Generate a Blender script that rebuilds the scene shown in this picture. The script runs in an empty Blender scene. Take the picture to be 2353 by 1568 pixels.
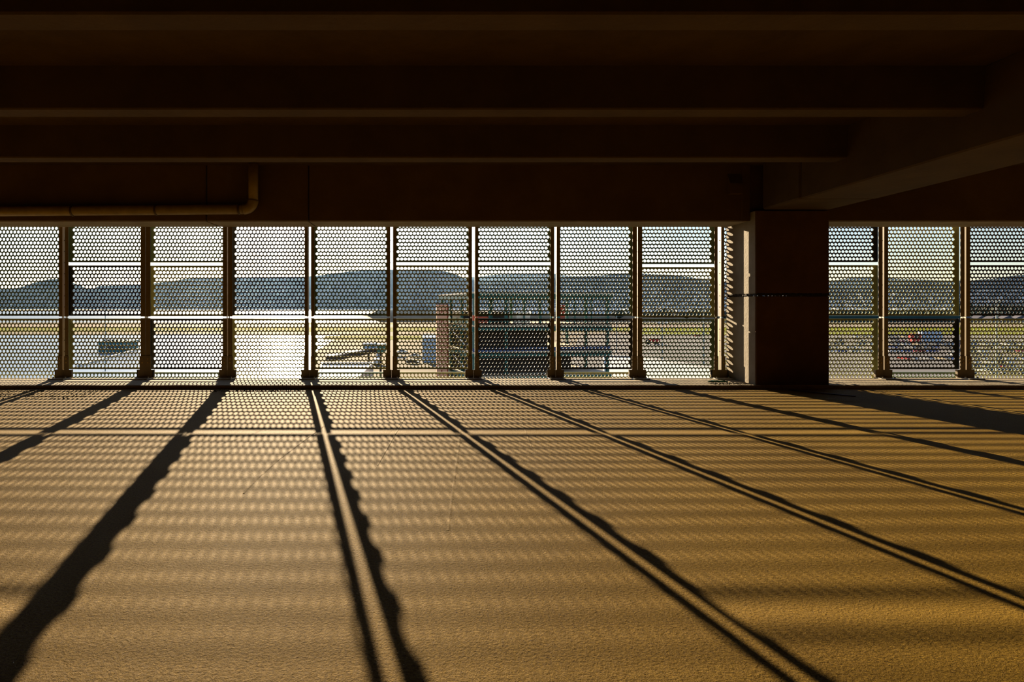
import bpy, math, random
import numpy as np
from mathutils import Vector

# ---------------------------------------------------------------- camera, sky, sun, exposure
SC = bpy.context.scene
COL = SC.collection
F, PX, PY, CAMH = 1300.0, 985.0, 706.0, 1.12          # focal length and principal point in px of the 2353x1568 frame
cam = bpy.data.cameras.new('camera')
cam.sensor_width = 36.0
cam.lens = F * 36.0 / 2353.0
cam.shift_x = (1176.5 - PX) / 2353.0
cam.shift_y = -(784.0 - PY) / 2353.0
cam.clip_start, cam.clip_end = 0.05, 60000.0
cam_o = bpy.data.objects.new('camera', cam)
cam_o.location = (0, 0, CAMH)
cam_o.rotation_euler = (math.pi / 2, 0, 0)
COL.objects.link(cam_o)
SC.camera = cam_o

SUN = Vector((-0.246, 1.0, 0.272)).normalized()
EL = math.asin(SUN.z)
AZ = math.atan2(SUN.x, SUN.y)
world = bpy.data.worlds.new('evening_sky')
SC.world = world
world.use_nodes = True
wn = world.node_tree
wn.nodes.clear()
w_out = wn.nodes.new('ShaderNodeOutputWorld')
w_bg = wn.nodes.new('ShaderNodeBackground')
w_sky = wn.nodes.new('ShaderNodeTexSky')
w_sky.sky_type = 'NISHITA'
w_sky.sun_disc = False
w_sky.sun_elevation = EL
w_sky.sun_rotation = AZ
w_sky.altitude = 20
w_sky.air_density = 1.0
w_sky.dust_density = 0.3
w_sky.ozone_density = 1.0
w_bg.inputs['Strength'].default_value = 0.14
w_wb = wn.nodes.new('ShaderNodeMix')          # white balance of the whole sky
w_wb.data_type, w_wb.blend_type = 'RGBA', 'MULTIPLY'
w_wb.inputs[0].default_value = 1.0
w_wb.inputs[7].default_value = (.98, 1.0, 1.16, 1)
wn.links.new(w_sky.outputs[0], w_wb.inputs[6])
wn.links.new(w_wb.outputs[2], w_bg.inputs[0])
wn.links.new(w_bg.outputs[0], w_out.inputs[0])

sun_d = bpy.data.lights.new('sun', 'SUN')
sun_d.energy = 17.0
sun_d.color = (1.0, 0.80, 0.53)
sun_d.angle = math.radians(0.44)
sun_o = bpy.data.objects.new('sun', sun_d)
sun_o.rotation_euler = (-SUN).to_track_quat('-Z', 'Y').to_euler()
sun_o.location = SUN * 60
COL.objects.link(sun_o)

SC.view_settings.view_transform = 'Standard'
SC.view_settings.look = 'None'
SC.view_settings.exposure = 0.0
SC.view_settings.gamma = 1.0
SC.view_settings.use_curve_mapping = False
SC.cycles.max_bounces = 6
SC.cycles.diffuse_bounces = 3
SC.cycles.glossy_bounces = 3
SC.cycles.volume_bounces = 0
SC.cycles.caustics_reflective = False
SC.cycles.caustics_refractive = False

rng = random.Random(11)
R = math.radians


def at(px, py, y):
    """world point on the plane Y = y that is seen at a pixel of the photograph (used to survey the place)"""
    return Vector(((px - PX) * y / F, y, CAMH - (py - PY) * y / F))


# ---------------------------------------------------------------- materials
def mat(name, col, rough=0.85, var=0.0, scale=4.0, col2=None, bump=0.0, bscale=60.0, metal=0.0, detail=6.0, spec=0.5, coords='Object'):
    m = bpy.data.materials.new(name)
    m.use_nodes = True
    nt = m.node_tree
    b = nt.nodes['Principled BSDF']
    b.inputs['Base Color'].default_value = (*col, 1)
    b.inputs['Roughness'].default_value = rough
    b.inputs['Metallic'].default_value = metal
    b.inputs['Specular IOR Level'].default_value = spec
    tc = nt.nodes.new('ShaderNodeTexCoord')
    if col2 is not None or var:
        if col2 is None:
            col2 = tuple(c * (1 - var) for c in col)
        n = nt.nodes.new('ShaderNodeTexNoise')
        n.inputs['Scale'].default_value = scale
        n.inputs['Detail'].default_value = detail
        n.inputs['Roughness'].default_value = 0.65
        r = nt.nodes.new('ShaderNodeValToRGB')
        r.color_ramp.elements[0].position = 0.35
        r.color_ramp.elements[1].position = 0.65
        r.color_ramp.elements[0].color = (*col2, 1)
        r.color_ramp.elements[1].color = (*col, 1)
        nt.links.new(tc.outputs[coords], n.inputs['Vector'])
        nt.links.new(n.outputs['Fac'], r.inputs[0])
        nt.links.new(r.outputs[0], b.inputs['Base Color'])
    if bump:
        n2 = nt.nodes.new('ShaderNodeTexNoise')
        n2.inputs['Scale'].default_value = bscale
        n2.inputs['Detail'].default_value = 4.0
        bp = nt.nodes.new('ShaderNodeBump')
        bp.inputs['Strength'].default_value = 1.0
        bp.inputs['Distance'].default_value = bump
        nt.links.new(tc.outputs[coords], n2.inputs['Vector'])
        nt.links.new(n2.outputs['Fac'], bp.inputs['Height'])
        nt.links.new(bp.outputs[0], b.inputs['Normal'])
    return m


M = {}
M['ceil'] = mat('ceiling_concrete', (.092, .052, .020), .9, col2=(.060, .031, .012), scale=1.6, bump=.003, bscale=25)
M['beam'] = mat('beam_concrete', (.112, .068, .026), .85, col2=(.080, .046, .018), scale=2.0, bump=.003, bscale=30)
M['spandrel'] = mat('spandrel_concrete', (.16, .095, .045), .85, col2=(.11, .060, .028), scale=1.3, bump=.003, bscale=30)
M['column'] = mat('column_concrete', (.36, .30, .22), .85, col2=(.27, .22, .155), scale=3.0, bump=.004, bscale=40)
M['shaft'] = mat('shaded_column_concrete', (.15, .075, .035), .85, col2=(.10, .048, .022), scale=2.5, bump=.004, bscale=40)  # column concrete darkened to carry the shade on its front side
M['seam'] = mat('dirty_sealant', (.035, .022, .015), .95, var=.5, scale=25)
M['pipe'] = mat('cream_pipe_paint', (.38, .27, .11), .5, var=.25, scale=8)
M['clamp'] = mat('dark_rubber', (.08, .045, .02), .6)
M['post'] = mat('tan_post_paint', (.24, .17, .075), .55, var=.15, scale=10)
M['galv'] = mat('galvanised_steel', (.62, .58, .50), .45, var=.2, scale=30, metal=.3)
M['bolt'] = mat('brass_bolt', (.50, .32, .10), .4, metal=.6)
M['pgreen'] = mat('green_panel_paint', (.40, .455, .25), .5, var=.15, scale=3)
M['pnavy'] = mat('dark_panel_paint', (.03, .038, .05), .5, var=.2, scale=3)
M['pteal'] = mat('teal_panel_paint', (.15, .245, .175), .5, var=.15, scale=3)
M['curb'] = mat('curb_concrete', (.50, .41, .27), .9, col2=(.34, .26, .16), scale=5, bump=.006, bscale=45)
M['dirt'] = mat('dark_grit', (.06, .045, .025), .95, var=.4, scale=40)
M['redwood'] = mat('dark_red_board', (.10, .02, .012), .8, var=.4, scale=10)
M['greenscrap'] = mat('green_plastic', (.03, .30, .14), .5)
M['wall'] = mat('side_wall_concrete', (.13, .085, .04), .9, var=.25, scale=1.5)
# outdoors
M['apron'] = mat('apron_concrete', (.26, .215, .155), .9, spec=.04, col2=(.22, .185, .135), scale=.012, coords='Object')
M['asphalt'] = mat('asphalt', (.20, .19, .18), .85, col2=(.16, .15, .15), scale=.02, spec=.12)
M['taxi'] = mat('taxiway_concrete', (.30, .235, .185), .9, spec=.05, col2=(.27, .21, .165), scale=.01)
M['grass'] = mat('dry_grass', (.20, .235, .006), .95, col2=(.17, .175, .010), scale=.02, spec=.02)
M['water'] = mat('bay_water', (.05, .09, .12), .33)
M['hill'] = mat('haze_blue_scrub', (.050, .075, .095), .95, col2=(.035, .055, .070), scale=.004, spec=0)  # scrub colour shifted to blue to carry haze and skylight
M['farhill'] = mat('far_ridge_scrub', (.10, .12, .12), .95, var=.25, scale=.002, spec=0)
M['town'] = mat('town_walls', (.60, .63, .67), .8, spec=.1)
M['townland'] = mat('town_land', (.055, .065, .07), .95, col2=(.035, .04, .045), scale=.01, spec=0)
M['trees'] = mat('dark_tree_leaves', (.025, .045, .025), .9, var=.5, scale=.2)
M['roofw'] = mat('pale_metal_roof', (.19, .27, .40), .28, col2=(.17, .245, .37), scale=.02, spec=.13)
M['roofwhite'] = mat('white_roof_membrane', (.78, .76, .72), .55, var=.08, scale=.08)
M['wallpale'] = mat('pale_wall', (.50, .50, .50), .7, var=.1, scale=.2)
M['salmon'] = mat('salmon_plaster', (.95, .55, .36), .8, col2=(.93, .48, .31), scale=.4)
M['shedteal'] = mat('dark_teal_cladding', (.025, .07, .075), .8, var=.2, scale=.05, spec=.05)
M['brick'] = mat('brick_red_plaster', (.35, .07, .04), .85, var=.2, scale=.5)
M['teal'] = mat('teal_steel_paint', (.010, .125, .105), .5, var=.2, scale=.4)
M['tealroof'] = mat('teal_roof_unit', (.02, .16, .20), .45, var=.2, scale=.3)
M['dark'] = mat('dark_core_cladding', (.03, .025, .025), .8, var=.3, scale=.5)
M['slab'] = mat('cream_slab', (.62, .50, .34), .75, var=.15, scale=.3)
M['cream'] = mat('cream_fascia', (.85, .74, .56), .6)
M['blue'] = mat('blue_rail_panel', (.03, .075, .20), .5)
M['orange'] = mat('orange_red_paint', (.60, .075, .02), .5)
M['white'] = mat('white_paint', (.80, .80, .80), .4)
M['ltblue'] = mat('light_blue_cladding', (.36, .50, .66), .45)
M['glass'] = mat('dark_window_glass', (.03, .04, .055), .12)
M['tyre'] = mat('tyre_rubber', (.02, .02, .02), .8)
M['polepaint'] = mat('grey_green_pole', (.30, .36, .36), .5)
M['redpaint'] = mat('red_truck_paint', (.50, .02, .02), .4)
M['houseroof'] = mat('grey_shingle_roof', (.10, .095, .12), .9, var=.2, scale=.3)
M['housewall'] = mat('house_siding', (.16, .18, .23), .8)
CARCOL = {'white': (.75, .75, .75), 'silver': (.42, .44, .47), 'black': (.02, .02, .025), 'blue': (.03, .08, .30),
          'grey': (.14, .15, .16), 'red': (.40, .02, .02), 'tan': (.45, .36, .22)}
for k, c in CARCOL.items():
    M['car_' + k] = mat('car_paint_' + k, c, .25)


def floor_material():
    m = mat('floor_concrete', (.46, .33, .15), .75, spec=.13)
    nt = m.node_tree
    b = nt.nodes['Principled BSDF']
    b.inputs['Specular Tint'].default_value = (1.0, .66, .22, 1)
    tc = nt.nodes['Texture Coordinate']

    def noise(scale, detail, rough=.6):
        n = nt.nodes.new('ShaderNodeTexNoise')
        n.inputs['Scale'].default_value = scale
        n.inputs['Detail'].default_value = detail
        n.inputs['Roughness'].default_value = rough
        nt.links.new(tc.outputs['Object'], n.inputs['Vector'])
        return n

    def ramp(src, p0, p1, c0, c1):
        r = nt.nodes.new('ShaderNodeValToRGB')
        r.color_ramp.elements[0].position, r.color_ramp.elements[1].position = p0, p1
        r.color_ramp.elements[0].color, r.color_ramp.elements[1].color = (*c0, 1), (*c1, 1)
        nt.links.new(src, r.inputs[0])
        return r.outputs[0]

    def mul(a, bb, f=1.0):
        x = nt.nodes.new('ShaderNodeMix')
        x.data_type, x.blend_type = 'RGBA', 'MULTIPLY'
        x.inputs[0].default_value = f
        nt.links.new(a, x.inputs[6])
        nt.links.new(bb, x.inputs[7])
        return x.outputs[2]
    base = ramp(noise(.9, 5).outputs['Fac'], .3, .7, (.285, .165, .015), (.375, .225, .024))
    grain = ramp(noise(95, 4, .75).outputs['Fac'], .34, .60, (.34, .29, .22), (1, 1, 1))
    pits = ramp(noise(33, 2).outputs['Fac'], .24, .30, (.35, .3, .25), (1, 1, 1))
    c = mul(mul(base, grain, .8), pits, .8)
    nt.links.new(c, b.inputs['Base Color'])
    # coarse broom and pock relief
    b1 = nt.nodes.new('ShaderNodeBump')
    b1.inputs['Distance'].default_value = .016
    nt.links.new(noise(80, 4, .75).outputs['Fac'], b1.inputs['Height'])
    b2 = nt.nodes.new('ShaderNodeBump')
    b2.inputs['Distance'].default_value = .008
    nt.links.new(noise(7, 3).outputs['Fac'], b2.inputs['Height'])
    nt.links.new(b1.outputs[0], b2.inputs['Normal'])
    nt.links.new(b2.outputs[0], b.inputs['Normal'])
    return m


M['floor'] = floor_material()


# ---------------------------------------------------------------- mesh helpers
class MB:
    """collects boxes, prisms and tubes into ONE mesh object"""

    def __init__(self):
        self.v, self.f = [], []

    def add(self, verts, faces):
        o = len(self.v)
        self.v += [tuple(p) for p in verts]
        self.f += [tuple(i + o for i in fc) for fc in faces]
        return self

    def box(self, x0, x1, y0, y1, z0, z1):
        v = [(x0, y0, z0), (x1, y0, z0), (x1, y1, z0), (x0, y1, z0), (x0, y0, z1), (x1, y0, z1), (x1, y1, z1), (x0, y1, z1)]
        return self.add(v, [(0, 3, 2, 1), (4, 5, 6, 7), (0, 1, 5, 4), (1, 2, 6, 5), (2, 3, 7, 6), (3, 0, 4, 7)])

    def bbox(self, x0, x1, y0, y1, z0, z1, c):
        """box whose edges are chamfered by c"""
        xs, ys, zs = (x0, x1), (y0, y1), (z0, z1)
        v, idx = [], {}
        for i in (0, 1):
            for j in (0, 1):
                for k in (0, 1):
                    sx, sy, sz = (c, -c)[i], (c, -c)[j], (c, -c)[k]
                    idx[i, j, k, 0] = len(v); v.append((xs[i], ys[j] + sy, zs[k] + sz))
                    idx[i, j, k, 1] = len(v); v.append((xs[i] + sx, ys[j], zs[k] + sz))
                    idx[i, j, k, 2] = len(v); v.append((xs[i] + sx, ys[j] + sy, zs[k]))
        f = []
        order = [(0, 0), (1, 0), (1, 1), (0, 1)]
        for s in (0, 1):
            q = [idx[(s, a, b, 0)] for a, b in order]; f.append(q if s else q[::-1])
            q = [idx[(a, s, b, 1)] for a, b in order]; f.append(q[::-1] if s else q)
            q = [idx[(a, b, s, 2)] for a, b in order]; f.append(q if s else q[::-1])
        for a in (0, 1):
            for b in (0, 1):
                f.append([idx[a, b, 0, 0], idx[a, b, 1, 0], idx[a, b, 1, 1], idx[a, b, 0, 1]])
                f.append([idx[a, 0, b, 0], idx[a, 1, b, 0], idx[a, 1, b, 2], idx[a, 0, b, 2]])
                f.append([idx[0, a, b, 1], idx[1, a, b, 1], idx[1, a, b, 2], idx[0, a, b, 2]])
        for i in (0, 1):
            for j in (0, 1):
                for k in (0, 1):
                    f.append([idx[i, j, k, 0], idx[i, j, k, 1], idx[i, j, k, 2]])
        return self.add(v, f)

    def prism(self, poly, z0, z1):
        n = len(poly)
        v = [(x, y, z0) for x, y in poly] + [(x, y, z1) for x, y in poly]
        f = [tuple(range(n))[::-1], tuple(range(n, 2 * n))] + [(i, (i + 1) % n, n + (i + 1) % n, n + i) for i in range(n)]
        return self.add(v, f)

    def prism_x(self, poly, x0, x1):
        """outline of (y, z) points drawn out along X"""
        n = len(poly)
        v = [(x0, y, z) for y, z in poly] + [(x1, y, z) for y, z in poly]
        f = [tuple(range(n))[::-1], tuple(range(n, 2 * n))] + [(i, (i + 1) % n, n + (i + 1) % n, n + i) for i in range(n)]
        return self.add(v, f)

    def prism_y(self, poly, y0, y1):
        n = len(poly)
        v = [(x, y0, z) for x, z in poly] + [(x, y1, z) for x, z in poly]
        f = [tuple(range(n)), tuple(range(n, 2 * n))[::-1]] + [(i, n + i, n + (i + 1) % n, (i + 1) % n) for i in range(n)]
        return self.add(v, f)

    def tube(self, pts, r, seg=12, caps=True):
        pts = [Vector(p) for p in pts]
        rs = r if isinstance(r, (list, tuple)) else [r] * len(pts)
        rings = []
        up = None
        for i, p in enumerate(pts):
            a = pts[max(i - 1, 0)]
            b = pts[min(i + 1, len(pts) - 1)]
            d = (b - a).normalized()
            if up is None or abs(up.dot(d)) > .99:
                up = Vector((0, 0, 1)) if abs(d.z) < .9 else Vector((0, 1, 0))
            x = d.cross(up).normalized()
            y = x.cross(d).normalized()
            up = y
            rings.append([p + (x * math.cos(2 * math.pi * k / seg) + y * math.sin(2 * math.pi * k / seg)) * rs[i] for k in range(seg)])
        v = [q for ring in rings for q in ring]
        f = []
        for i in range(len(pts) - 1):
            for k in range(seg):
                f.append((i * seg + k, i * seg + (k + 1) % seg, (i + 1) * seg + (k + 1) % seg, (i + 1) * seg + k))
        if caps:
            f += [tuple(range(seg))[::-1], tuple(range((len(pts) - 1) * seg, len(pts) * seg))]
        return self.add(v, f)

    def mesh(self, name):
        me = bpy.data.meshes.new(name)
        me.from_pydata(self.v, [], self.f)
        me.update()
        return me

    def build(self, name, m, parent=None, smooth=False):
        me = self.mesh(name)
        me.materials.append(M[m])
        if smooth:
            me.polygons.foreach_set('use_smooth', [True] * len(me.polygons))
        o = bpy.data.objects.new(name, me)
        COL.objects.link(o)
        if parent is not None:
            o.parent = parent
        return o


def tag(o, label=None, cat=None, group=None, kind=None):
    if label: o['label'] = label
    if cat: o['category'] = cat
    if group: o['group'] = group
    if kind: o['kind'] = kind
    return o


def thing(name, label, cat, loc=(0, 0, 0), rz=0.0, group=None):
    o = bpy.data.objects.new(name, None)
    o.empty_display_size = .2
    COL.objects.link(o)
    o.location = loc
    o.rotation_euler = (0, 0, rz)
    return tag(o, label, cat, group)


def struct(o, label, cat='structure'):
    return tag(o, label, cat, kind='structure')


def copy_tree(o, parent=None):
    c = o.copy()
    COL.objects.link(c)
    c.parent = parent
    for ch in o.children:
        copy_tree(ch, c)
    return c


# ---------------------------------------------------------------- the garage shell
YF, YB = 7.745, 8.56            # curb front, slab edge
ZC = .048                       # curb height
YSC = 8.62                      # screen sheet
YBAR = 8.52                     # front of the post bars
XL, XR, YREAR = -9.2, 13.6, -16.0
DECK = 3.11
STEM = 2.76
GX0, GX1, GZ = 4.594, 5.51, 2.456   # girder
YCOL = 7.786

floor = MB().box(XL, XR, YREAR, YF + .05, -.35, 0).build('floor', 'floor')
struct(floor, 'rough tan concrete parking deck floor striped with screen shadows', 'floor')


def ridge(pts, w, h, name='surface_crack'):
    """thin raised scar of mortar on the floor"""
    v, f = [], []
    for i, p in enumerate(pts):
        a, b = pts[max(i - 1, 0)], pts[min(i + 1, len(pts) - 1)]
        d = Vector((b[0] - a[0], b[1] - a[1], 0)).normalized()
        n = Vector((-d.y, d.x, 0)) * w * .5
        P = Vector((p[0], p[1], 0))
        v += [P + n, P + Vector((0, 0, h)), P - n]
        if i:
            o = 3 * i
            f += [(o - 3, o - 2, o + 1, o), (o - 2, o - 1, o + 2, o + 1)]
    MB().add(v, f).build(name, 'floor', floor)


def fl(px, py):
    y = F * CAMH / (py - PY)
    return ((px - PX) * y / F, y)


for path, w, h in [([(742, 982), (690, 1020), (640, 1058), (595, 1098), (560, 1135)], .014, .0035),
                   ([(945, 930), (925, 970), (905, 1005), (885, 1040), (868, 1070)], .012, .003),
                   ([(1063, 935), (1060, 975), (1054, 1030), (1046, 1090), (1038, 1150), (1030, 1220)], .022, .0016),
                   ([(1190, 950), (1205, 985), (1222, 1030)], .010, .002),
                   ([(600, 990), (560, 1005), (505, 1022)], .010, .002)]:
    ridge([fl(*p) for p in path], w, h)

# raised curb slab under the screen, slightly uneven front lip
v, f = [], []
N = 120
for i in range(N + 1):
    x = XL + (XR - XL) * i / N
    j = .008 * math.sin(i * 1.7) + .006 * math.sin(i * .61 + 1)
    v += [(x, YF + j, -.02), (x, YF + j * .7 + .004, ZC - .012), (x, YF + .022 + j, ZC), (x, YB, ZC), (x, YB, -.4)]
    if i:
        o = 5 * i
        for k in range(4):
            f.append((o - 5 + k, o + k, o + k + 1, o - 4 + k))
curb = MB().add(v, f).build('trim_1', 'curb')
struct(curb, 'low raised concrete curb along the foot of the perforated screen', 'curb')

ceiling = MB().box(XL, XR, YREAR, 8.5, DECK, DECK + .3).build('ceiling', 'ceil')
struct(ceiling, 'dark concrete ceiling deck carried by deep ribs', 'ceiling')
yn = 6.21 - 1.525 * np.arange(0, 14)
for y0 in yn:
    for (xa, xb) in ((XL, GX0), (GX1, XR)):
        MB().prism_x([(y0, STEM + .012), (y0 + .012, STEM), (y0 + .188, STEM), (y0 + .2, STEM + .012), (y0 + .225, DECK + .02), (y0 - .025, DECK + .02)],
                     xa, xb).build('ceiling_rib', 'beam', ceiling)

girder = thing('concrete_girder', 'deep concrete girder running from the column head across the ceiling ribs', 'girder', (GX0, YCOL, GZ))
girder['kind'] = 'structure'


def local(parent, o):
    """keep o where it was modelled in world space"""
    o.parent = parent
    o.location = -Vector(parent.location)
    return o


local(girder, MB().bbox(GX0, GX1, YREAR, 6.985, GZ, DECK + .01, .015).build('girder_beam', 'beam'))
local(girder, MB().bbox(GX0 - .004, GX1 + .004, 7.0, YCOL - .002, GZ + .004, DECK + .01, .02).build('column_head', 'beam'))

# column: shaft, added front skin darkened as shade, dirty seam at breast height
column = thing('concrete_column', 'square concrete column with a dirty dark seam, between the two runs of screen', 'column', (GX0, YCOL, 0))
column['kind'] = 'structure'
ZS = 1.288
CX0 = 4.51
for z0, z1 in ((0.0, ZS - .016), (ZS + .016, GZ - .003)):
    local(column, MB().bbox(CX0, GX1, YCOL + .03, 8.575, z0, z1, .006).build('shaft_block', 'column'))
    local(column, MB().bbox(CX0 - .004, GX1 + .004, YCOL, YCOL + .034, z0, z1, .010).build('shaded_front_skin', 'shaft'))
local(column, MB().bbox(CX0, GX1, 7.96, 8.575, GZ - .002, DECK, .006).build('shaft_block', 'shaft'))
# ragged sealant squeezed out of the joint
v, f = [], []
path = [(CX0 - .004, 8.57), (CX0 - .006, YCOL - .003), (GX1 + .006, YCOL - .003), (GX1 + .004, 8.3)]
pp = []
for a, b in zip(path[:-1], path[1:]):
    n = max(2, int(math.hypot(b[0] - a[0], b[1] - a[1]) / .022))
    for i in range(n):
        pp.append((a[0] + (b[0] - a[0]) * i / n, a[1] + (b[1] - a[1]) * i / n))
pp.append(path[-1])
cx, cy = 5.04, 8.2
for i, (x, y) in enumerate(pp):
    d = Vector((x - cx, y - cy, 0)).normalized()
    o = rng.uniform(.000, .007)
    up, dn = rng.uniform(.006, .034), rng.uniform(.006, .030)
    v += [(x - d.x * .02, y - d.y * .02, ZS + up), (x + d.x * o, y + d.y * o, ZS + up * .6), (x + d.x * o, y + d.y * o, ZS - dn * .6), (x - d.x * .02, y - d.y * .02, ZS - dn)]
    if i:
        k = 4 * i
        for q in range(3):
            f.append((k - 4 + q, k + q, k + q + 1, k - 3 + q))
local(column, MB().add(v, f).build('seam_sealant', 'seam'))

# spandrel over the openings: separate precast pieces with open joints
wall = thing('wall_back', 'dark precast concrete spandrel over the screen openings', 'wall', (0, 7.94, 2.329))
wall['kind'] = 'structure'
SP0, SP1 = 2.329, 3.2
xj = [XL, -3.115, -1.680, 4.36, 7.94, XR]


def joint_x(px):
    return (px - PX) * 7.94 / F


cuts = [XL, joint_x(474), joint_x(709), 4.505]
for a, b in zip(cuts[:-1], cuts[1:]):
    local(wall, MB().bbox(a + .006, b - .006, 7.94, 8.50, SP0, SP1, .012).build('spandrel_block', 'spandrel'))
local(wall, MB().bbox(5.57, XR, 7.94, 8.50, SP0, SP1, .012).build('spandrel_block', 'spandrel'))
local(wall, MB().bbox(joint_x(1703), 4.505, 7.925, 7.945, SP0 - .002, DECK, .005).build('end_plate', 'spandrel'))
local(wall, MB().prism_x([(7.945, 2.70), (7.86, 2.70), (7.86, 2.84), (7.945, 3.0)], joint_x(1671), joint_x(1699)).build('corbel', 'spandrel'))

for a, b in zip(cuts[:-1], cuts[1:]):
    local(wall, MB().box(a + .012, b - .012, 7.955, 8.495, SP0 - .006, SP0 + .002).build('lit_soffit_skin', 'column'))  # added skin; lighter concrete stands for light bounced up from the curb
local(wall, MB().box(5.575, XR, 7.955, 8.495, SP0 - .006, SP0 + .002).build('lit_soffit_skin', 'column'))

# solid closing walls out of view, added to keep outside light off the deck
for nm, b, lb in (('wall_left', (XL - .2, XL, YREAR, 8.7, -.3, 3.4), 'added end wall shutting out light on the drainpipe side'),
                  ('wall_right', (XR, XR + .2, YREAR, 8.7, -.3, 3.4), 'added end wall shutting out light beyond the column'),
                  ('wall_rear', (XL - .2, XR + .2, YREAR - .2, YREAR, -.3, 3.4), 'added wall shutting out light behind the open deck')):
    struct(MB().box(*b).build(nm, 'wall'), lb, 'wall')

# ---------------------------------------------------------------- drainpipe
pipe = thing('drainpipe', 'cream drainpipe with couplings hung below the ceiling on the dark spandrel', 'pipe', (-2.43, 7.84, 2.48))
PR, PYC, PZ, PXV = .068, 7.83, 2.470, (582 - PX) * 7.83 / F
zl = PZ - .03
local(pipe, MB().tube([(XL + .02, PYC, zl - .02), (-5.94, PYC, zl + .005), (PXV - .125, PYC, PZ + .004)], PR, 20).build('horizontal_run', 'pipe', smooth=True))
bend = [(PXV - .13 + .13 * math.sin(t), PYC, PZ + .004 + .13 - .13 * math.cos(t)) for t in np.linspace(0, math.pi / 2, 9)]
local(pipe, MB().tube(bend, PR + .004, 20).build('elbow', 'pipe', smooth=True))
local(pipe, MB().tube([(PXV, PYC, PZ + .13), (PXV, PYC, DECK - .002)], PR - .002, 20).build('riser', 'pipe', smooth=True))
for px in (168, 360, 551):
    x = (px - PX) * PYC / F
    zz = zl + (x + 5.94) / (PXV - .125 + 5.94) * (PZ + .004 - zl)
    c = MB()
    c.tube([(x - .013, PYC, zz), (x + .013, PYC, zz)], PR + .007, 20)
    c.box(x - .01, x + .01, PYC, 7.939, zz - .012, zz + .012)
    local(pipe, c.build('coupling', 'clamp'))

# ---------------------------------------------------------------- perforated screen
SPC = 186.2 * YSC / F                        # post spacing
XP5 = (900 - PX) * 8.56 / F                   # the post seen at 900 px
posts_x = {k: XP5 + (k - 5) * SPC for k in range(0, 15)}   # post k = 1 .. 12 in view, 10 behind the column
PW = SPC - .062                               # panel width
PIT, PITZ, HR, TH = .0551, .05585, .0232, .009


def panel_mesh(rows, name):
    H = rows * PITZ + .040
    v, f = [], []
    seg = 16
    ang = [2 * math.pi * k / seg for k in range(seg)]
    ring = [(HR * math.cos(a), HR * math.sin(a)) for a in ang]
    hx, hz = PIT / 2, PITZ / 2
    outer = []
    for a in ang:
        c, s = math.cos(a), math.sin(a)
        t = 1 / max(abs(c), abs(s))
        outer.append((c * t * hx, s * t * hz))
    zb = (H - rows * PITZ) / 2

    def quad(x0, x1, z0, z1):
        for y, fl_ in ((0, 0), (TH, 1)):
            o = len(v)
            v.extend([(x0, y, z0), (x1, y, z0), (x1, y, z1), (x0, y, z1)])
            f.append((o, o + 1, o + 2, o + 3) if not fl_ else (o + 3, o + 2, o + 1, o))
    for r in range(rows):
        n = 20 if r % 2 == 0 else 19
        zc = zb + (r + .5) * PITZ
        x_first = -(n - 1) / 2 * PIT
        quad(-PW / 2, x_first - hx, zc - hz, zc + hz)
        quad(x_first + (n - 1) * PIT + hx, PW / 2, zc - hz, zc + hz)
        for i in range(n):
            xc = x_first + i * PIT
            o = len(v)
            for y in (0, TH):
                v.extend([(xc + a, y, zc + b) for a, b in outer])
                v.extend([(xc + a, y, zc + b) for a, b in ring])
            for k in range(seg):
                k2 = (k + 1) % seg
                f.append((o + k, o + k2, o + seg + k2, o + seg + k)[::-1])
                f.append((o + 2 * seg + k, o + 2 * seg + k2, o + 3 * seg + k2, o + 3 * seg + k))
                f.append((o + seg + k, o + seg + k2, o + 3 * seg + k2, o + 3 * seg + k)[::-1])
    quad(-PW / 2, PW / 2, 0, zb)
    quad(-PW / 2, PW / 2, H - zb, H)
    mb = MB().add(v, f)
    # sheet edges and folded flanges towards the deck
    x = PW / 2
    mb.box(-x - .001, -x + .003, -.034, TH, 0, H)
    mb.box(x - .003, x + .001, -.034, TH, 0, H)
    mb.box(-x, x, -.012, TH, -.001, .002)
    mb.box(-x, x, -.012, TH, H - .002, H + .001)
    me = mb.mesh(name)
    me.materials.append(M['pgreen'])
    return me, H


ME_S, H_S = panel_mesh(13, 'perforated_panel_short')
ME_L, H_L = panel_mesh(27, 'perforated_panel_long')
ZG = CAMH - (729.3 - PY) * YSC / F            # middle gap centre
GAP = .046
ORD = {1: 'first', 2: 'second', 3: 'third', 4: 'fourth', 5: 'fifth', 6: 'sixth', 7: 'seventh', 8: 'eighth', 9: 'ninth', 10: 'tenth'}


def bay_words(b):
    """bay b lies between post b and post b + 1; the column stands in front of bays 9 and 10"""
    if b <= 9:
        return '%s bay from the column on the drainpipe side' % ORD[10 - b]
    return '%s bay past the column from the drainpipe' % ORD[b - 9]


def panel(b, me, z0, finish, label):
    o = bpy.data.objects.new('perforated_panel', me)
    COL.objects.link(o)
    o.location = ((posts_x[b] + posts_x[b + 1]) / 2, YSC, z0)
    o.material_slots[0].link = 'OBJECT'
    o.material_slots[0].material = M[finish]
    return tag(o, label, 'screen panel', 'perforated panels of the screen wall')


FIN = {'pgreen': 'olive green', 'pnavy': 'near-black', 'pteal': 'dark green'}
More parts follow.
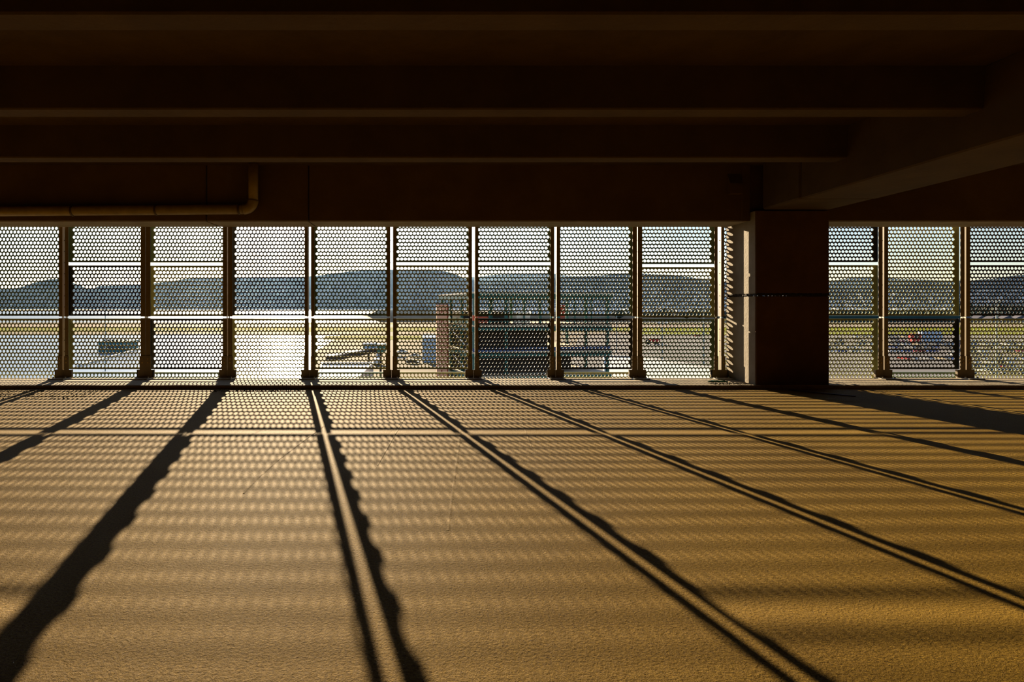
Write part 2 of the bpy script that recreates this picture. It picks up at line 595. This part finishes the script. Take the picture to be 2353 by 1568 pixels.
# bay: (upper parts from the gap up, lower parts from the gap down, shift of the upper stack)
BAYS = {
    0: ([('L', 'pteal')], [('L', 'pgreen')], 0),
    1: ([('S', 'pnavy'), ('S', 'pteal')], [('S', 'pgreen'), ('S', 'pteal')], 0),
    2: ([('S', 'pgreen'), ('S', 'pteal')], [('S', 'pnavy'), ('S', 'pteal')], -.003),
    3: ([('L', 'pnavy')], [('L', 'pgreen')], 0),
    4: ([('L', 'pteal')], [('S', 'pgreen'), ('S', 'pteal')], .002),
    5: ([('S', 'pgreen'), ('S', 'pteal')], [('S', 'pgreen'), ('S', 'pgreen')], .002),
    6: ([('S', 'pteal'), ('S', 'pteal')], [('L', 'pnavy')], .003),
    7: ([('L', 'pteal')], [('S', 'pnavy'), ('S', 'pgreen')], 0),
    8: ([('S', 'pgreen'), ('S', 'pteal')], [('L', 'pteal')], -.026),
    9: ([('L', 'pnavy')], [('L', 'pgreen')], -.01),
    10: ([('S', 'pgreen'), ('S', 'pnavy')], [('L', 'pgreen')], .004),
    11: ([('L', 'pgreen')], [('S', 'pnavy'), ('S', 'pteal')], 0),
    12: ([('S', 'pnavy'), ('S', 'pnavy')], [('L', 'pgreen')], .004),
    13: ([('L', 'pteal')], [('L', 'pgreen')], 0),
}
UG = .048
for b, (up, lo, dz) in BAYS.items():
    z = ZG + GAP / 2 + dz
    for i, (s, fin) in enumerate(up):
        me, H = (ME_S, H_S) if s == 'S' else (ME_L, H_L)
        pos = 'tall upper' if s == 'L' else ('middle' if i == 0 else 'top')
        panel(b, me, z, fin, '%s %s perforated metal panel, %s' % (pos, FIN[fin], bay_words(b)))
        z += H + UG
    z = ZG - GAP / 2 + (dz * .2)
    for i, (s, fin) in enumerate(lo):
        me, H = (ME_S, H_S) if s == 'S' else (ME_L, H_L)
        pos = 'tall lower' if s == 'L' else ('lower' if i == 0 else 'bottom')
        panel(b, me, z - H, fin, '%s %s perforated metal panel, %s' % (pos, FIN[fin], bay_words(b)))
        z -= H + UG


# posts: a pair of steel angles with a slot between them, spliced at the middle gap, on a bolted shoe
def post_parts(G2):
    FW, WD, T = .0725 - G2, .062, .006
    parts = []
    for s in (-1, 1):
        for z0, z1, nm in ((ZC + .03, ZG - .012, 'lower_angle'), (ZG + .014, SP1, 'upper_angle')):
            m = MB()
            xa, xb = sorted((s * G2, s * (G2 + FW)))
            m.box(xa, xb, 0, T, z0, z1)
            xa, xb = sorted((s * G2, s * (G2 + T)))
            m.box(xa, xb, T, WD, z0, z1)
            parts.append((nm, m, 'post', None))
        m = MB()
        xa, xb = sorted((s * (G2 + T), s * (G2 + T + .007)))
        m.box(xa, xb, T + .004, WD - .01, ZG - .075, ZG + .075)
        parts.append(('splice_plate', m, 'galv', None))
        # shoe: foot plate with an upright tab
        m = MB()
        xa, xb = sorted((s * .0008, s * .125))
        m.box(xa, xb, -.014, -.001, ZC + .014, ZC + .128)
        xa, xb = sorted((s * (G2 - .004), s * (G2 + FW + .012)))
        m.box(xa, xb, -.012, -.001, ZC + .128, ZC + .335)
        xa, xb = sorted((s * .113, s * .125))
        m.box(xa, xb, -.014, .03, ZC + .014, ZC + .128)
        parts.append(('shoe_plate', m, 'post', None))
        for z in (.235, .292):
            m = MB()
            x = s * (G2 + FW * .55)
            m.tube([(x, -.012, ZC + z), (x, -.022, ZC + z)], .0105, 6)
            parts.append(('bolt', m, 'bolt', None))
        m = MB()
        for z in np.arange(.45, 2.25, .168):
            x = s * G2
            m.tube([(x, .045, z), (x - s * .004, .045, z)], .006, 6)
        parts.append(('rivets', m, 'seam', 'stuff'))
    m = MB().bbox(-.118, .118, -.19, .03, ZC, ZC + .014, .003)
    for x in (-.09, .09):
        m.tube([(x, -.10, ZC + .012), (x, -.10, ZC + .032)], .012, 6)
    parts.append(('base_plate', m, 'galv', None))
    return parts


SLOT = {0: .018, 1: .018, 2: .004, 3: .007, 4: .0225, 5: .0225, 6: .0225, 7: .018, 8: .007, 9: .0265, 11: .012, 12: .012, 13: .02, 14: .02}
protos = {}
for k, g2 in SLOT.items():
    if k <= 9:
        lb = 'paired steel angle post, %s from the column on the drainpipe side' % ORD[10 - k]
    else:
        lb = 'paired steel angle post, %s past the column from the drainpipe' % ORD[k - 10]
    if g2 in protos:
        o = copy_tree(protos[g2])
        o.location = (posts_x[k], YBAR, 0)
        o['label'] = lb
    else:
        o = protos[g2] = thing('screen_post', lb, 'post', (posts_x[k], YBAR, 0), group='posts of the perforated screen')
        up = None
        for nm, m, mm, kd in post_parts(g2):
            ch = m.build(nm, mm, up if nm in ('bolt', 'rivets') else o)
            if kd: ch['kind'] = kd
            if nm in ('shoe_plate', 'upper_angle'):
                up = ch

# ---------------------------------------------------------------- litter on the deck
b = MB()
P0, P1 = Vector((*fl(1815, 897), 0)), Vector((*fl(1966, 912), 0))
d = (P1 - P0).normalized()
n = Vector((-d.y, d.x, 0)) * .05
z = Vector((0, 0, .010))
q = [P0 - n, P1 - n * .4, P1 + n * .4, P0 + n]
b.add(q + [p + z for p in q], [(3, 2, 1, 0), (4, 5, 6, 7), (0, 1, 5, 4), (1, 2, 6, 5), (2, 3, 7, 6), (3, 0, 4, 7)])
tag(b.build('scrap_board', 'redwood'), 'flat dark red scrap board lying on the floor beside the column foot', 'board')
v, f = [], []
for i in range(13):
    x = 4.02 + .022 * i
    o = rng.uniform(-.02, .02)
    v += [(x, 8.10 + o, ZC + .001), (x, 8.105 + o, ZC + rng.uniform(.008, .02)), (x, 8.16 + o, ZC + rng.uniform(.004, .015)), (x, 8.17 + o, ZC + .001)]
    if i:
        k = 4 * i
        for qq in range(3):
            f.append((k - 4 + qq, k + qq, k + qq + 1, k - 3 + qq))
tag(MB().add(v, f).build('plastic_scrap', 'greenscrap'), 'crumpled strip of green plastic lying on the curb near the column', 'litter')


def grit(name, label, areas, n, parent=None):
    m = MB()
    for _ in range(n):
        x0, x1, y0, y1, z = rng.choice(areas)
        x, y = rng.uniform(x0, x1), rng.uniform(y0, y1)
        r = rng.uniform(.004, .013)
        a = rng.uniform(0, 6.28)
        pts = [(x + r * math.cos(a + t) * rng.uniform(.6, 1.2), y + r * math.sin(a + t) * rng.uniform(.6, 1.2), z - .001) for t in (0, 2.1, 4.2)]
        m.add(pts + [(x, y, z + r * rng.uniform(.4, .9))], [(0, 1, 3), (1, 2, 3), (2, 0, 3)])
    return tag(m.build(name, 'dirt'), label, 'grit', kind='stuff')


grit('grit', 'dark grit and dead leaves scattered on the curb beside the column', [(3.95, 4.48, 7.80, 8.06, ZC)], 420)
grit('grit', 'dark grit swept against the foot of the curb below the drainpipe', [(-5.8, -4.3, 6.9, 7.7, 0), (-2.9, -1.7, 7.45, 7.73, 0)], 1500)

# ---------------------------------------------------------------- outdoors: airfield, bay and hills
G = -18.0


def gd(px, py, z=G):
    y = F * (CAMH - z) / (py - PY)
    return ((px - PX) * y / F, y)


ground = MB().prism([(-2500, 12), (3000, 12), (3000, 9000), (-2500, 9000)], G - 2, G).build('ground', 'apron')
struct(ground, 'wide sunlit concrete apron and flat land below the garage', 'ground')


def field(name, pts, z, m, label, cat):
    struct(MB().prism(pts, G - .5, G + z).build(name, m), label, cat)


water = MB().prism([(-6000, 700), (-60, 700), (-140, 1200), (-260, 2700), (-6000, 3000)], G - .5, G + .10).build('bay_water', 'water')
struct(water, 'bright glittering bay water between the taxiway and the hills', 'water')
field('taxiway', [(-900, 545), (1400, 545), (1400, 640), (-900, 690)], .06, 'taxi', 'pinkish concrete taxiway between two strips of grass', 'taxiway')
field('grass_strip', [(-900, 430), (1400, 445), (1400, 530), (-900, 530)], .08, 'grass', 'long yellow-green grass strip along the near edge of the taxiway', 'grass')
field('grass_strip', [(-900, 640), (1500, 610), (1500, 655), (-900, 668)], .12, 'grass', 'thin dry grass strip between the taxiway and the bay shore', 'grass')
field('grass_strip', [(-62, 330), (20, 330), (12, 372), (-68, 372)], .10, 'grass', 'short grass island on the apron beyond the jet bridge', 'grass')
field('grey_apron', [gd(1330, 771), gd(1900, 771), gd(1900, 880), gd(1300, 880)], .04, 'asphalt', 'grey asphalt apron beyond the teal steel building', 'apron')
field('parking_lot', [(95, 120), (420, 120), (420, 395), (150, 395)], .07, 'asphalt', 'grey parking lot full of cars beyond the column', 'parking lot')
field('service_road', [(60, 170), (95, 120), (150, 395), (120, 395)], .09, 'asphalt', 'grey service road between the apron and the parking lot', 'road')
field('grass_strip', [(150, 396), (520, 396), (520, 425), (150, 425)], .11, 'grass', 'grass verge along the far side of the parking lot', 'grass')


field('town_land', [(-60, 705), (420, 690), (1500, 690), (4200, 4700), (-250, 4700), (-250, 2700), (-130, 1200)], .03, 'townland', 'dark built-up land between the airfield and the hills', 'land')


def interp(prof, x):
    if x <= prof[0][0]: return prof[0][1]
    for (x0, y0), (x1, y1) in zip(prof[:-1], prof[1:]):
        if x <= x1:
            t = (x - x0) / (x1 - x0)
            t = t * t * (3 - 2 * t)
            return y0 + (y1 - y0) * t
    return prof[-1][1]


NEAR = [(-500, 655), (0, 664), (36, 663), (56, 658), (84, 648), (112, 642), (146, 641), (180, 654), (196, 664), (213, 664), (225, 657), (334, 656),
        (362, 650), (393, 646), (435, 640), (516, 638), (702, 636), (724, 634), (780, 627), (809, 623), (887, 620), (1005, 620), (1033, 626), (1072, 640),
        (1110, 648), (1200, 645), (1280, 640), (1310, 635), (1365, 634), (1443, 628), (1532, 631), (1576, 636), (1626, 644), (1700, 652), (1800, 662),
        (1940, 662), (2000, 657), (2060, 650), (2110, 646), (2160, 650), (2200, 650), (2260, 642), (2353, 632), (2700, 618), (3200, 640)]
FAR = [(-500, 700), (900, 690), (1020, 655), (1086, 637), (1146, 631), (1258, 628), (1310, 634), (1450, 660), (1750, 665), (1850, 650), (1908, 645), (1967, 638),
       (2002, 636), (2085, 642), (2200, 645), (2500, 655), (3200, 690)]


def hill_z(prof, px, t, y0, y1):
    yy = y0 + (y1 - y0) * t
    top = CAMH + (PY - interp(prof, px)) * y1 / F
    w = math.sin(px * .031) * .5 + math.sin(px * .013 + 2) * .5
    s = t ** (1.05 + .18 * w)
    return Vector(((px - PX) * yy / F, yy, G - 1 + (top - G + 1) * s))


def hills(name, prof, y0, y1, m, label):
    v, f = [], []
    us = list(range(-500, 3201, 14))
    K = 10
    for i, u in enumerate(us):
        for k in range(K + 1):
            p = hill_z(prof, u, k / K, y0, y1)
            v.append(p)
        p = v[-1]
        v.append(Vector((p.x * 1.2, p.y * 1.2, G - 1)))
        if i:
            W = K + 2
            for k in range(W - 1):
                a = (i - 1) * W + k
                f.append((a, a + W, a + W + 1, a + 1))
    struct(MB().add(v, f).build(name, m, smooth=True), label, 'hills')


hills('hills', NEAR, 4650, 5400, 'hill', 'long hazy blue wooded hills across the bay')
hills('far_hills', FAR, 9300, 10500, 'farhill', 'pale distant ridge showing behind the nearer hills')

# hill town: countless pale specks of houses
m = MB()
for _ in range(2300):
    px = rng.choice([rng.uniform(880, 2500), rng.uniform(1250, 2500), rng.uniform(-150, 900)])
    t = rng.random() ** 1.5 * (.62 if px > 880 else .7)
    if px < 880 and rng.random() < .75:
        continue
    p = hill_z(NEAR, px, t, 4650, 5400)
    w, h = rng.uniform(6, 16), rng.uniform(4, 9)
    m.box(p.x - w, p.x + w, p.y - 8, p.y + 6, p.z - 4, p.z + h)
tag(m.build('hill_town', 'town'), 'countless pale houses scattered over the hazy hillsides', 'town', kind='stuff')
m = MB()
for _ in range(420):
    px = rng.uniform(900, 2500)
    y = rng.uniform(1500, 4500)
    x = (px - PX) * y / F
    if x < 60: continue
    w, h = rng.uniform(8, 34), rng.uniform(4, 14)
    m.box(x - w, x + w, y - 10, y + 10, G, G + h)
tag(m.build('flat_town', 'town'), 'countless low buildings on the flat land at the foot of the hills', 'town', kind='stuff')
m = MB()
for _ in range(900):
    px = rng.uniform(1900, 2500) if rng.random() < .75 else rng.uniform(1400, 1900)
    y = rng.uniform(900, 1900)
    x = (px - PX) * y / F
    r, h = rng.uniform(4, 9), rng.uniform(7, 20) * (1.5 if px > 2200 else .8)
    n = 6
    base = [(x + r * math.cos(6.283 * k / n) * rng.uniform(.8, 1.2), y + r * math.sin(6.283 * k / n), G + h * .35) for k in range(n)]
    m.add(base + [(x, y, G + h), (x, y, G)], [(k, (k + 1) % n, n) for k in range(n)] + [((k + 1) % n, k, n + 1) for k in range(n)])
tag(m.build('treeline', 'trees'), 'dark belt of trees between the airfield and the town', 'trees', kind='stuff')


# near roofs ----------------------------------------------------------------
def building(name, label, poly, z1, m_roof, m_wall, z0=G, parapet=0.0):
    o = thing(name, label, 'building', (poly[0][0], poly[0][1], z0))
    local(o, MB().prism(poly, z0, z1 - .4).build('wall', m_wall))
    local(o, MB().prism(poly, z1 - .4, z1).build('roof', m_roof))
    if parapet:
        n = len(poly)
        for i in range(n):
            a, b2 = Vector((*poly[i], 0)), Vector((*poly[(i + 1) % n], 0))
            d2 = (b2 - a).normalized()
            nn = Vector((-d2.y, d2.x, 0)) * .3
            q2 = [(a)[:2], (b2)[:2], (b2 + nn)[:2], (a + nn)[:2]]
            local(o, MB().prism(q2, z1, z1 + parapet).build('parapet', 'roofwhite'))
    return o


field('polished_apron', [(-230, 60), gd(716, 900), gd(716, 815), gd(783, 771), (-330, 392)], .05, 'roofw', 'pale shiny apron paving glaring under the low sun', 'apron')
o = thing('apron_shed', 'low teal shed standing alone on the pale shiny apron', 'shed', (*gd(228, 811), G))
a, c2 = gd(226, 809), gd(284, 809)
local(o, MB().box(a[0], c2[0], a[1], a[1] + 12, G, G + 4.0).build('wall', 'tealroof'))
local(o, MB().box(a[0] - .3, c2[0] + .3, a[1] - .3, a[1] + 12.3, G + 4.0, G + 4.4).build('roof', 'tealroof'))
for i in range(6):
    x = a[0] + .8 + i * (c2[0] - a[0] - 1.6) / 5
    local(o, MB().tube([(x, a[1] + 3, G + 4.4), (x, a[1] + 3, G + 5.1)], .45, 10).build('vent_cowl', 'dark'))
    local(o, MB().box(x - .5, x + .5, a[1] - .05, a[1] + .02, G + 1.4, G + 2.8).build('window', 'glass'))
o = thing('apron_kerb', 'long pale kerb crossing the shiny apron diagonally past the teal shed', 'kerb', (*gd(180, 840), G))
A, B2 = Vector((*gd(182, 843), 0)), Vector((*gd(345, 797), 0))
d2 = (B2 - A).normalized(); nn = Vector((-d2.y, d2.x, 0)) * .5
local(o, MB().prism([(A - nn)[:2], (B2 - nn)[:2], (B2 + nn)[:2], (A + nn)[:2]], G, G + .7).build('kerb_wall', 'roofwhite'))

building('annex_building', 'low white roofed annex at the foot of the garage near the jet bridge',
         [gd(728, 900, -11), gd(800, 900, -11), gd(858, 838, -11), gd(738, 838, -11)], -11, 'roofwhite', 'wallpale', parapet=.5)
building('service_building', 'white roofed service building beyond the teal steel tower',
         [gd(1385, 885, -12), gd(1760, 885, -12), gd(1650, 850, -12), gd(1470, 822, -12), gd(1385, 820, -12)], -12, 'roofwhite', 'ltblue', parapet=.45)
building('concourse_building', 'light blue concourse block standing beside the salmon tower',
         [(-2.2, 196), (2.6, 196), (2.6, 226), (-2.2, 226)], -9.5, 'roofw', 'ltblue')

# jet bridge ------------------------------------------------------------------
o = thing('jet_bridge', 'long dark jet bridge with a teal cab standing on the apron', 'jet bridge', (c3x := (860 - PX) * 150 / F, 151, G))
A, B2 = at(756, 825, 132), at(862, 805, 150)
m = MB()
d2 = (B2 - A).normalized(); nn = Vector((-d2.y, d2.x, 0)).normalized() * 1.0
zz = Vector((0, 0, 1))
q = [A - nn, B2 - nn, B2 + nn, A + nn]
m.add([p - zz * .55 for p in q] + [p + zz * .55 for p in q], [(3, 2, 1, 0), (4, 5, 6, 7), (0, 1, 5, 4), (1, 2, 6, 5), (2, 3, 7, 6), (3, 0, 4, 7)])
local(o, m.build('tunnel', 'dark'))
q = [p + zz * .56 for p in q]
local(o, MB().add(q + [p + zz * .25 for p in q], [(3, 2, 1, 0), (4, 5, 6, 7), (0, 1, 5, 4), (1, 2, 6, 5), (2, 3, 7, 6), (3, 0, 4, 7)]).build('tunnel_roof', 'roofwhite'))
c3 = at(860, 800, 150)
local(o, MB().bbox(c3.x - 2.9, c3.x + 2.9, 149, 154, c3.z - 1.15, c3.z + 1.0, .15).build('cab', 'teal'))
local(o, MB().bbox(c3.x - 3.0, c3.x + .4, 148.8, 154.2, c3.z + 1.0, c3.z + 1.3, .08).build('cab_roof', 'roofwhite'))
for dx in (-2.4, -1.2, 0):
    local(o, MB().box(c3.x + dx, c3.x + dx + .75, 148.93, 149.0, c3.z - .7, c3.z + .6).build('cab_window', 'ltblue'))
for dx in (-1.6, 1.6):
    local(o, MB().tube([(c3.x + dx, 151, G), (c3.x + dx, 151, c3.z - 1.1)], .3, 8).build('leg', 'dark'))
o = thing('boarding_stairs', 'white mobile boarding stairs on the apron beside the jet bridge', 'stairs', (*gd(866, 838), G))
A = Vector((*gd(862, 838), G))
local(o, MB().prism_x([(A.y, G + .4), (A.y + 1, G + .4), (A.y + 7, G + 4.2), (A.y + 7, G + 3.6)], A.x, A.x + 1.6).build('flight', 'white'))
local(o, MB().box(A.x - .3, A.x + 1.9, A.y - 2.5, A.y + .5, G + .3, G + 2.0).build('truck_body', 'white'))
for dy in (-1.9, 0):
    local(o, MB().tube([(A.x - .35, A.y + dy, G + .42), (A.x + 1.95, A.y + dy, G + .42)], .42, 10).build('wheel', 'tyre'))

# salmon tower and teal steel building ----------------------------------------------
o = thing('salmon_tower', 'tall salmon plastered lift tower beside the teal steel building', 'tower', (1.4, 97, G))
a, c4 = at(1003.5, 700, 96), at(1027.5, 700, 96)
local(o, MB().box(a.x, c4.x, 96, 99, G, a.z).build('front_wall', 'salmon'))
local(o, MB().box(c4.x, c4.x + .2, 95.9, 99, G, a.z).build('corner_strip', 'brick'))
local(o, MB().box(a.x - .1, c4.x + .22, 95.9, 99.1, a.z, a.z + .12).build('coping', 'roofw'))
for i in range(9):
    z = a.z - 1.7 * i - 1.4
    local(o, MB().box(a.x + .75, a.x + .95, 95.97, 96.02, z, z + .5).build('vent_slot', 'brick'))

tw = thing('steel_building', 'open teal steel building with dark floors seen through the screen', 'building', (6.74, 85, G), math.atan2(4.46, 21))
LX, LY = 22.4, 21.6
TOP = CAMH + 2.29
base = Vector((6.74, 85, G))


def tl(o):
    o.parent = tw
    return o


def zrel(z):
    return z - G


levels = [CAMH - 2.75, CAMH - 6.75, CAMH - 10.4, CAMH - 14.2]
cols_x = [0, 5.0, 13.6, LX - .45]
cols_y = [0, 7.2, 14.4, LY - .45]
for x in cols_x:
    for y in cols_y:
        w = .42 if (x, y) != (0, 0) else .6
        tl(MB().box(x, x + w, y, y + w, 0, zrel(TOP - .5)).build('steel_column', 'teal'))
for x in (2.4, 8.0, 10.7, 16.4, 19.2):
    tl(MB().box(x, x + .2, 0, .2, zrel(levels[0]), zrel(TOP - .9)).build('mullion', 'teal'))
for lv in levels:
    tl(MB().box(-.3, LX + .3, -.3, LY + .3, zrel(lv - .22), zrel(lv)).build('floor_slab', 'slab'))
    tl(MB().box(-.25, LX + .25, -.25, .1, zrel(lv - .95), zrel(lv - .22)).build('edge_beam', 'teal'))
    tl(MB().box(-.25, .1, .1, LY, zrel(lv - .95), zrel(lv - .22)).build('edge_beam', 'teal'))
for z in (.55, 1.05):
    tl(MB().box(-.2, LX + .2, -.25, -.18, zrel(levels[0] + z), zrel(levels[0] + z + .06)).build('guard_rail', 'teal'))
tl(MB().box(-.2, LX, -.28, -.2, zrel(levels[1]), zrel(levels[1] + .55)).build('rail_panel', 'blue'))
tl(MB().box(5.5, 19, 6.5, LY - 1, 0, zrel(levels[1] - 1)).build('inner_core', 'dark'))
tl(MB().box(.5, 13.2, 3, LY - 1, 0, zrel(levels[0] - 1.2)).build('inner_core', 'dark'))
tl(MB().box(.8, 9, 9, LY - 1, zrel(levels[0]), zrel(TOP - 3.1)).build('inner_core', 'dark'))
tl(MB().box(7.0, 9.2, .4, 2.2, zrel(levels[0]), zrel(levels[0] + 1.9)).build('kiosk', 'cream'))
tl(MB().box(.9, 2.6, .3, 2.0, zrel(levels[0] + .35), zrel(levels[0] + 1.3)).build('sign_box', 'orange'))
tl(MB().box(-.2, .5, -.32, -.1, zrel(levels[0] + .7), zrel(levels[0] + 1.5)).build('sign_box', 'orange'))
tl(MB().box(14.2, 15.0, .5, .8, zrel(levels[0] + .6), zrel(levels[0] + 3.1)).build('banner', 'orange'))
tl(MB().box(-.5, LX + .5, -.5, LY + .5, zrel(TOP - .25), zrel(TOP)).build('roof_deck', 'cream'))
tl(MB().box(-.4, LX + .4, -.4, .1, zrel(TOP - .95), zrel(TOP - .26)).build('roof_beam', 'teal'))
tl(MB().box(-.4, .1, .1, LY, zrel(TOP - .95), zrel(TOP - .26)).build('roof_beam', 'teal'))
for i in range(7):
    y = 2 + i * 2.7
    tl(MB().box(.1, LX - .1, y, y + .25, zrel(TOP - .8), zrel(TOP - .25)).build('roof_joist', 'teal'))
for i in range(5):
    y = 1.5 + i * 4
    tl(MB().box(-.12, .0, y, y + 2.6, zrel(levels[0]), zrel(levels[0] + 1.0)).build('rail_panel', 'teal'))
for lv0, lv1 in zip(levels[1:], levels[:-1]):
    m = MB()
    A, B2 = Vector((-.1, 1, zrel(lv0))), Vector((-.1, 14, zrel(lv1 - .9)))
    m.tube([A, B2], .09, 6)
    tl(m.build('brace', 'white'))


# light poles ------------------------------------------------------------------------
def light_pole(px, py_top, py_base, label, m='polepaint', r=.22, z0=G):
    x, y = gd(px, py_base, z0)
    top = at(px, py_top, y).z
    o = thing('light_pole', label, 'light pole', (x, y, z0), group='light poles on the airfield')
    MB().tube([(0, 0, 0), (0, 0, top - z0)], [r, r * .7], 8).build('pole', m, o)
    MB().box(-1.5, 1.5, -.12, .12, top - z0 - .3, top - z0 - .1).build('cross_arm', m, o)
    for s in (-1.3, 1.3):
        MB().bbox(s - .5, s + .5, -.35, .35, top - z0 - .1, top - z0 + .22, .06).build('lamp_head', 'white', o)
    return o


light_pole(242, 700, 853, 'slender grey-green light pole on the shiny apron beside the teal shed', r=.16)
light_pole(1417, 690, 812, 'grey-green light pole on the apron between the steel building and the service building')
light_pole(1522, 742, 835, 'short grey-green light pole on the apron beside the red tanker', r=.25)
light_pole(1617, 640, 858, 'tall grey-green light pole on the apron close to the column', r=.25)
light_pole(2290, 690, 880, 'tall grey-green light pole standing among the parked cars', r=.22)


# vehicles ---------------------------------------------------------------------------
def make_car(name='parked_car'):
    o = thing(name, 'x', 'car')
    L, W = 4.4, 1.75
    MB().prism_x([(-2.2, .35), (-2.2, .75), (-1.25, .92), (1.5, .95), (2.2, .88), (2.2, .35)], -W / 2, W / 2).build('body', 'car_white', o)
    w2 = W / 2 - .12
    v = [(-W / 2 + .04, -1.3, .92), (W / 2 - .04, -1.3, .92), (W / 2 - .04, 1.7, .94), (-W / 2 + .04, 1.7, .94),
         (-w2, -.55, 1.38), (w2, -.55, 1.38), (w2, 1.0, 1.40), (-w2, 1.0, 1.40)]
    MB().add(v, [(0, 1, 5, 4), (1, 2, 6, 5), (2, 3, 7, 6), (3, 0, 4, 7)]).build('glazing', 'glass', o)
    MB().box(-w2, w2, -.55, 1.0, 1.38, 1.43).build('car_roof', 'car_white', o)
    for y in (-1.35, 1.35):
        for s in (-1, 1):
            MB().tube([(s * (W / 2 - .18), y, .33), (s * (W / 2 + .01), y, .33)], .33, 10).build('wheel', 'tyre', o)
    return o


car0 = make_car()
first = True
crng = random.Random(5)
names = list(CARCOL)
wts = [6, 6, 4, 3, 4, 1.2, 1.5]
rows = [(352, 1905, 2110), (330, 1905, 2040), (302, 1930, 2353), (281, 1905, 2353), (262, 1900, 2353), (238, 1905, 2353), (222, 2190, 2353), (204, 2060, 2353), (190, 2215, 2353), (176, 2215, 2353), (163, 2225, 2353)]
for ri, (y, p0, p1) in enumerate(rows):
    x = (p0 - PX) * y / F
    x1 = (p1 + 20 - PX) * y / F
    while x < x1:
        if crng.random() < .62:
            c = crng.choices(names, wts)[0]
            if first:
                o, first = car0, False
            else:
                o = copy_tree(car0)
            o.location = (x, y, G + .07)
            o.rotation_euler = (0, 0, crng.choice((0, math.pi)) + R(crng.uniform(-2, 2)) + (R(90) if ri in (1, 5) else 0))
            o['label'] = '%s car in the %s car row from the grass verge' % (c, ORD.get(ri + 1, 'eleventh'))
            o['group'] = '%s cars in the %s row of the lot' % (c, ORD.get(ri + 1, 'eleventh'))
            for ch in o.children:
                if ch.name.startswith(('body', 'car_roof')):
                    ch.material_slots[0].link = 'OBJECT'
                    ch.material_slots[0].material = M['car_' + c]
        x += 5.4 if ri in (1, 5) else 2.75
for px, py, c, rz, lb in [(925, 812, 'white', 90, 'white service car on the apron near the jet bridge'),
                          (948, 836, 'black', 80, 'black car on the apron road below the concourse block'),
                          (920, 826, 'silver', 95, 'silver service car on the apron road near the concourse block'),
                          (955, 822, 'white', 60, 'white service car turning on the apron beside the concourse block'),
                          (1604, 774, 'red', 90, 'small red car driving far out on the apron')]:
    o = copy_tree(car0)
    o.location = (*gd(px, py), G + .02)
    o.rotation_euler = (0, 0, R(rz))
    tag(o, lb, 'car', 'cars on the apron')
    for ch in o.children:
        if ch.name.startswith(('body', 'car_roof')):
            ch.material_slots[0].link = 'OBJECT'
            ch.material_slots[0].material = M['car_' + c]


def truck(name, label, px0, px1, py_base, trailer, cab, h, z0=G):
    x0, y = gd(px0, py_base, z0)
    x1, _ = gd(px1, py_base, z0)
    L = x1 - x0
    o = thing(name, label, 'truck', (x0, y, z0))
    MB().bbox(0, L * .30, 0, 2.5, .6, h * .82, .15).build('cab', cab, o)
    MB().bbox(L * .33, L, 0, 2.6, .9, h, .06).build('cargo_box', trailer, o)
    MB().box(L * .06, L * .24, -.03, .02, h * .48, h * .74).build('cab_window', 'glass', o)
    for k in (.12, .28, .72, .84):
        MB().tube([(L * k, -.05, .5), (L * k, 2.6, .5)], .5, 10).build('wheel', 'tyre', o)
    return o


truck('box_truck', 'red cab truck with a big pale blue cargo box among parked cars', 2096, 2166, 791, 'ltblue', 'redpaint', 6.4)
truck('fuel_tanker', 'small red and dark tanker truck crossing the grey apron', 1484, 1517, 792, 'redpaint', 'dark', 3.0)

# houses at the edge of the airfield
h0 = thing('house', 'grey gabled house in the row beyond the far taxiway', 'house', group='houses in a row beyond the taxiway')
MB().box(-7, 7, -5, 5, 0, 3.6).build('wall', 'housewall', h0)
MB().prism_y([(-7.8, 3.5), (7.8, 3.5), (0, 7.2)], -5.6, 5.6).build('roof', 'houseroof', h0)
for s in (-3.6, 2.2):
    MB().box(s, s + 1.6, -5.06, -4.98, 1.2, 2.6).build('window', 'glass', h0)
i = 0
for px in np.arange(2216, 2440, 31):
    o = h0 if i == 0 else copy_tree(h0)
    y = 770 + 25 * math.sin(i * 2.1)
    o.location = ((px - PX) * y / F, y, G)
    o.rotation_euler = (0, 0, R(8 * math.sin(i * 1.3)))
    i += 1

o = thing('freight_shed', 'long low dark teal freight shed beyond the grass verge', 'building', (400, 745, G))
xa, xb = (1885 - PX) * 745 / F, (2212 - PX) * 745 / F
local(o, MB().box(xa, xb, 745, 775, G, G + 7.4).build('wall', 'shedteal'))
local(o, MB().prism_x([(744, G + 7.4), (776, G + 7.4), (760, G + 9.0)], xa - 1, xb + 1).build('roof', 'shedteal'))
for i in range(10):
    x = xa + 6 + i * (xb - xa - 14) / 9
    local(o, MB().box(x, x + 5, 744.9, 745.02, G, G + 4.5).build('loading_door', 'dark'))

# ---------------------------------------------------------------- haze over the bay
hz = bpy.data.materials.new('evening_haze')
hz.use_nodes = True
nt = hz.node_tree
nt.nodes.clear()
ho = nt.nodes.new('ShaderNodeOutputMaterial')
hs = nt.nodes.new('ShaderNodeVolumeScatter')
hs.inputs['Color'].default_value = (.38, .63, 1.0, 1)
hs.inputs['Density'].default_value = 1.05e-5
hs.inputs['Anisotropy'].default_value = 0.65
nt.links.new(hs.outputs[0], ho.inputs['Volume'])
M['haze'] = hz
haze = MB().box(-9000, 9000, 650, 12000, G - 3, 700).build('haze', 'haze')
tag(haze, 'thin evening haze hanging over the bay and hills', 'haze', kind='stuff')
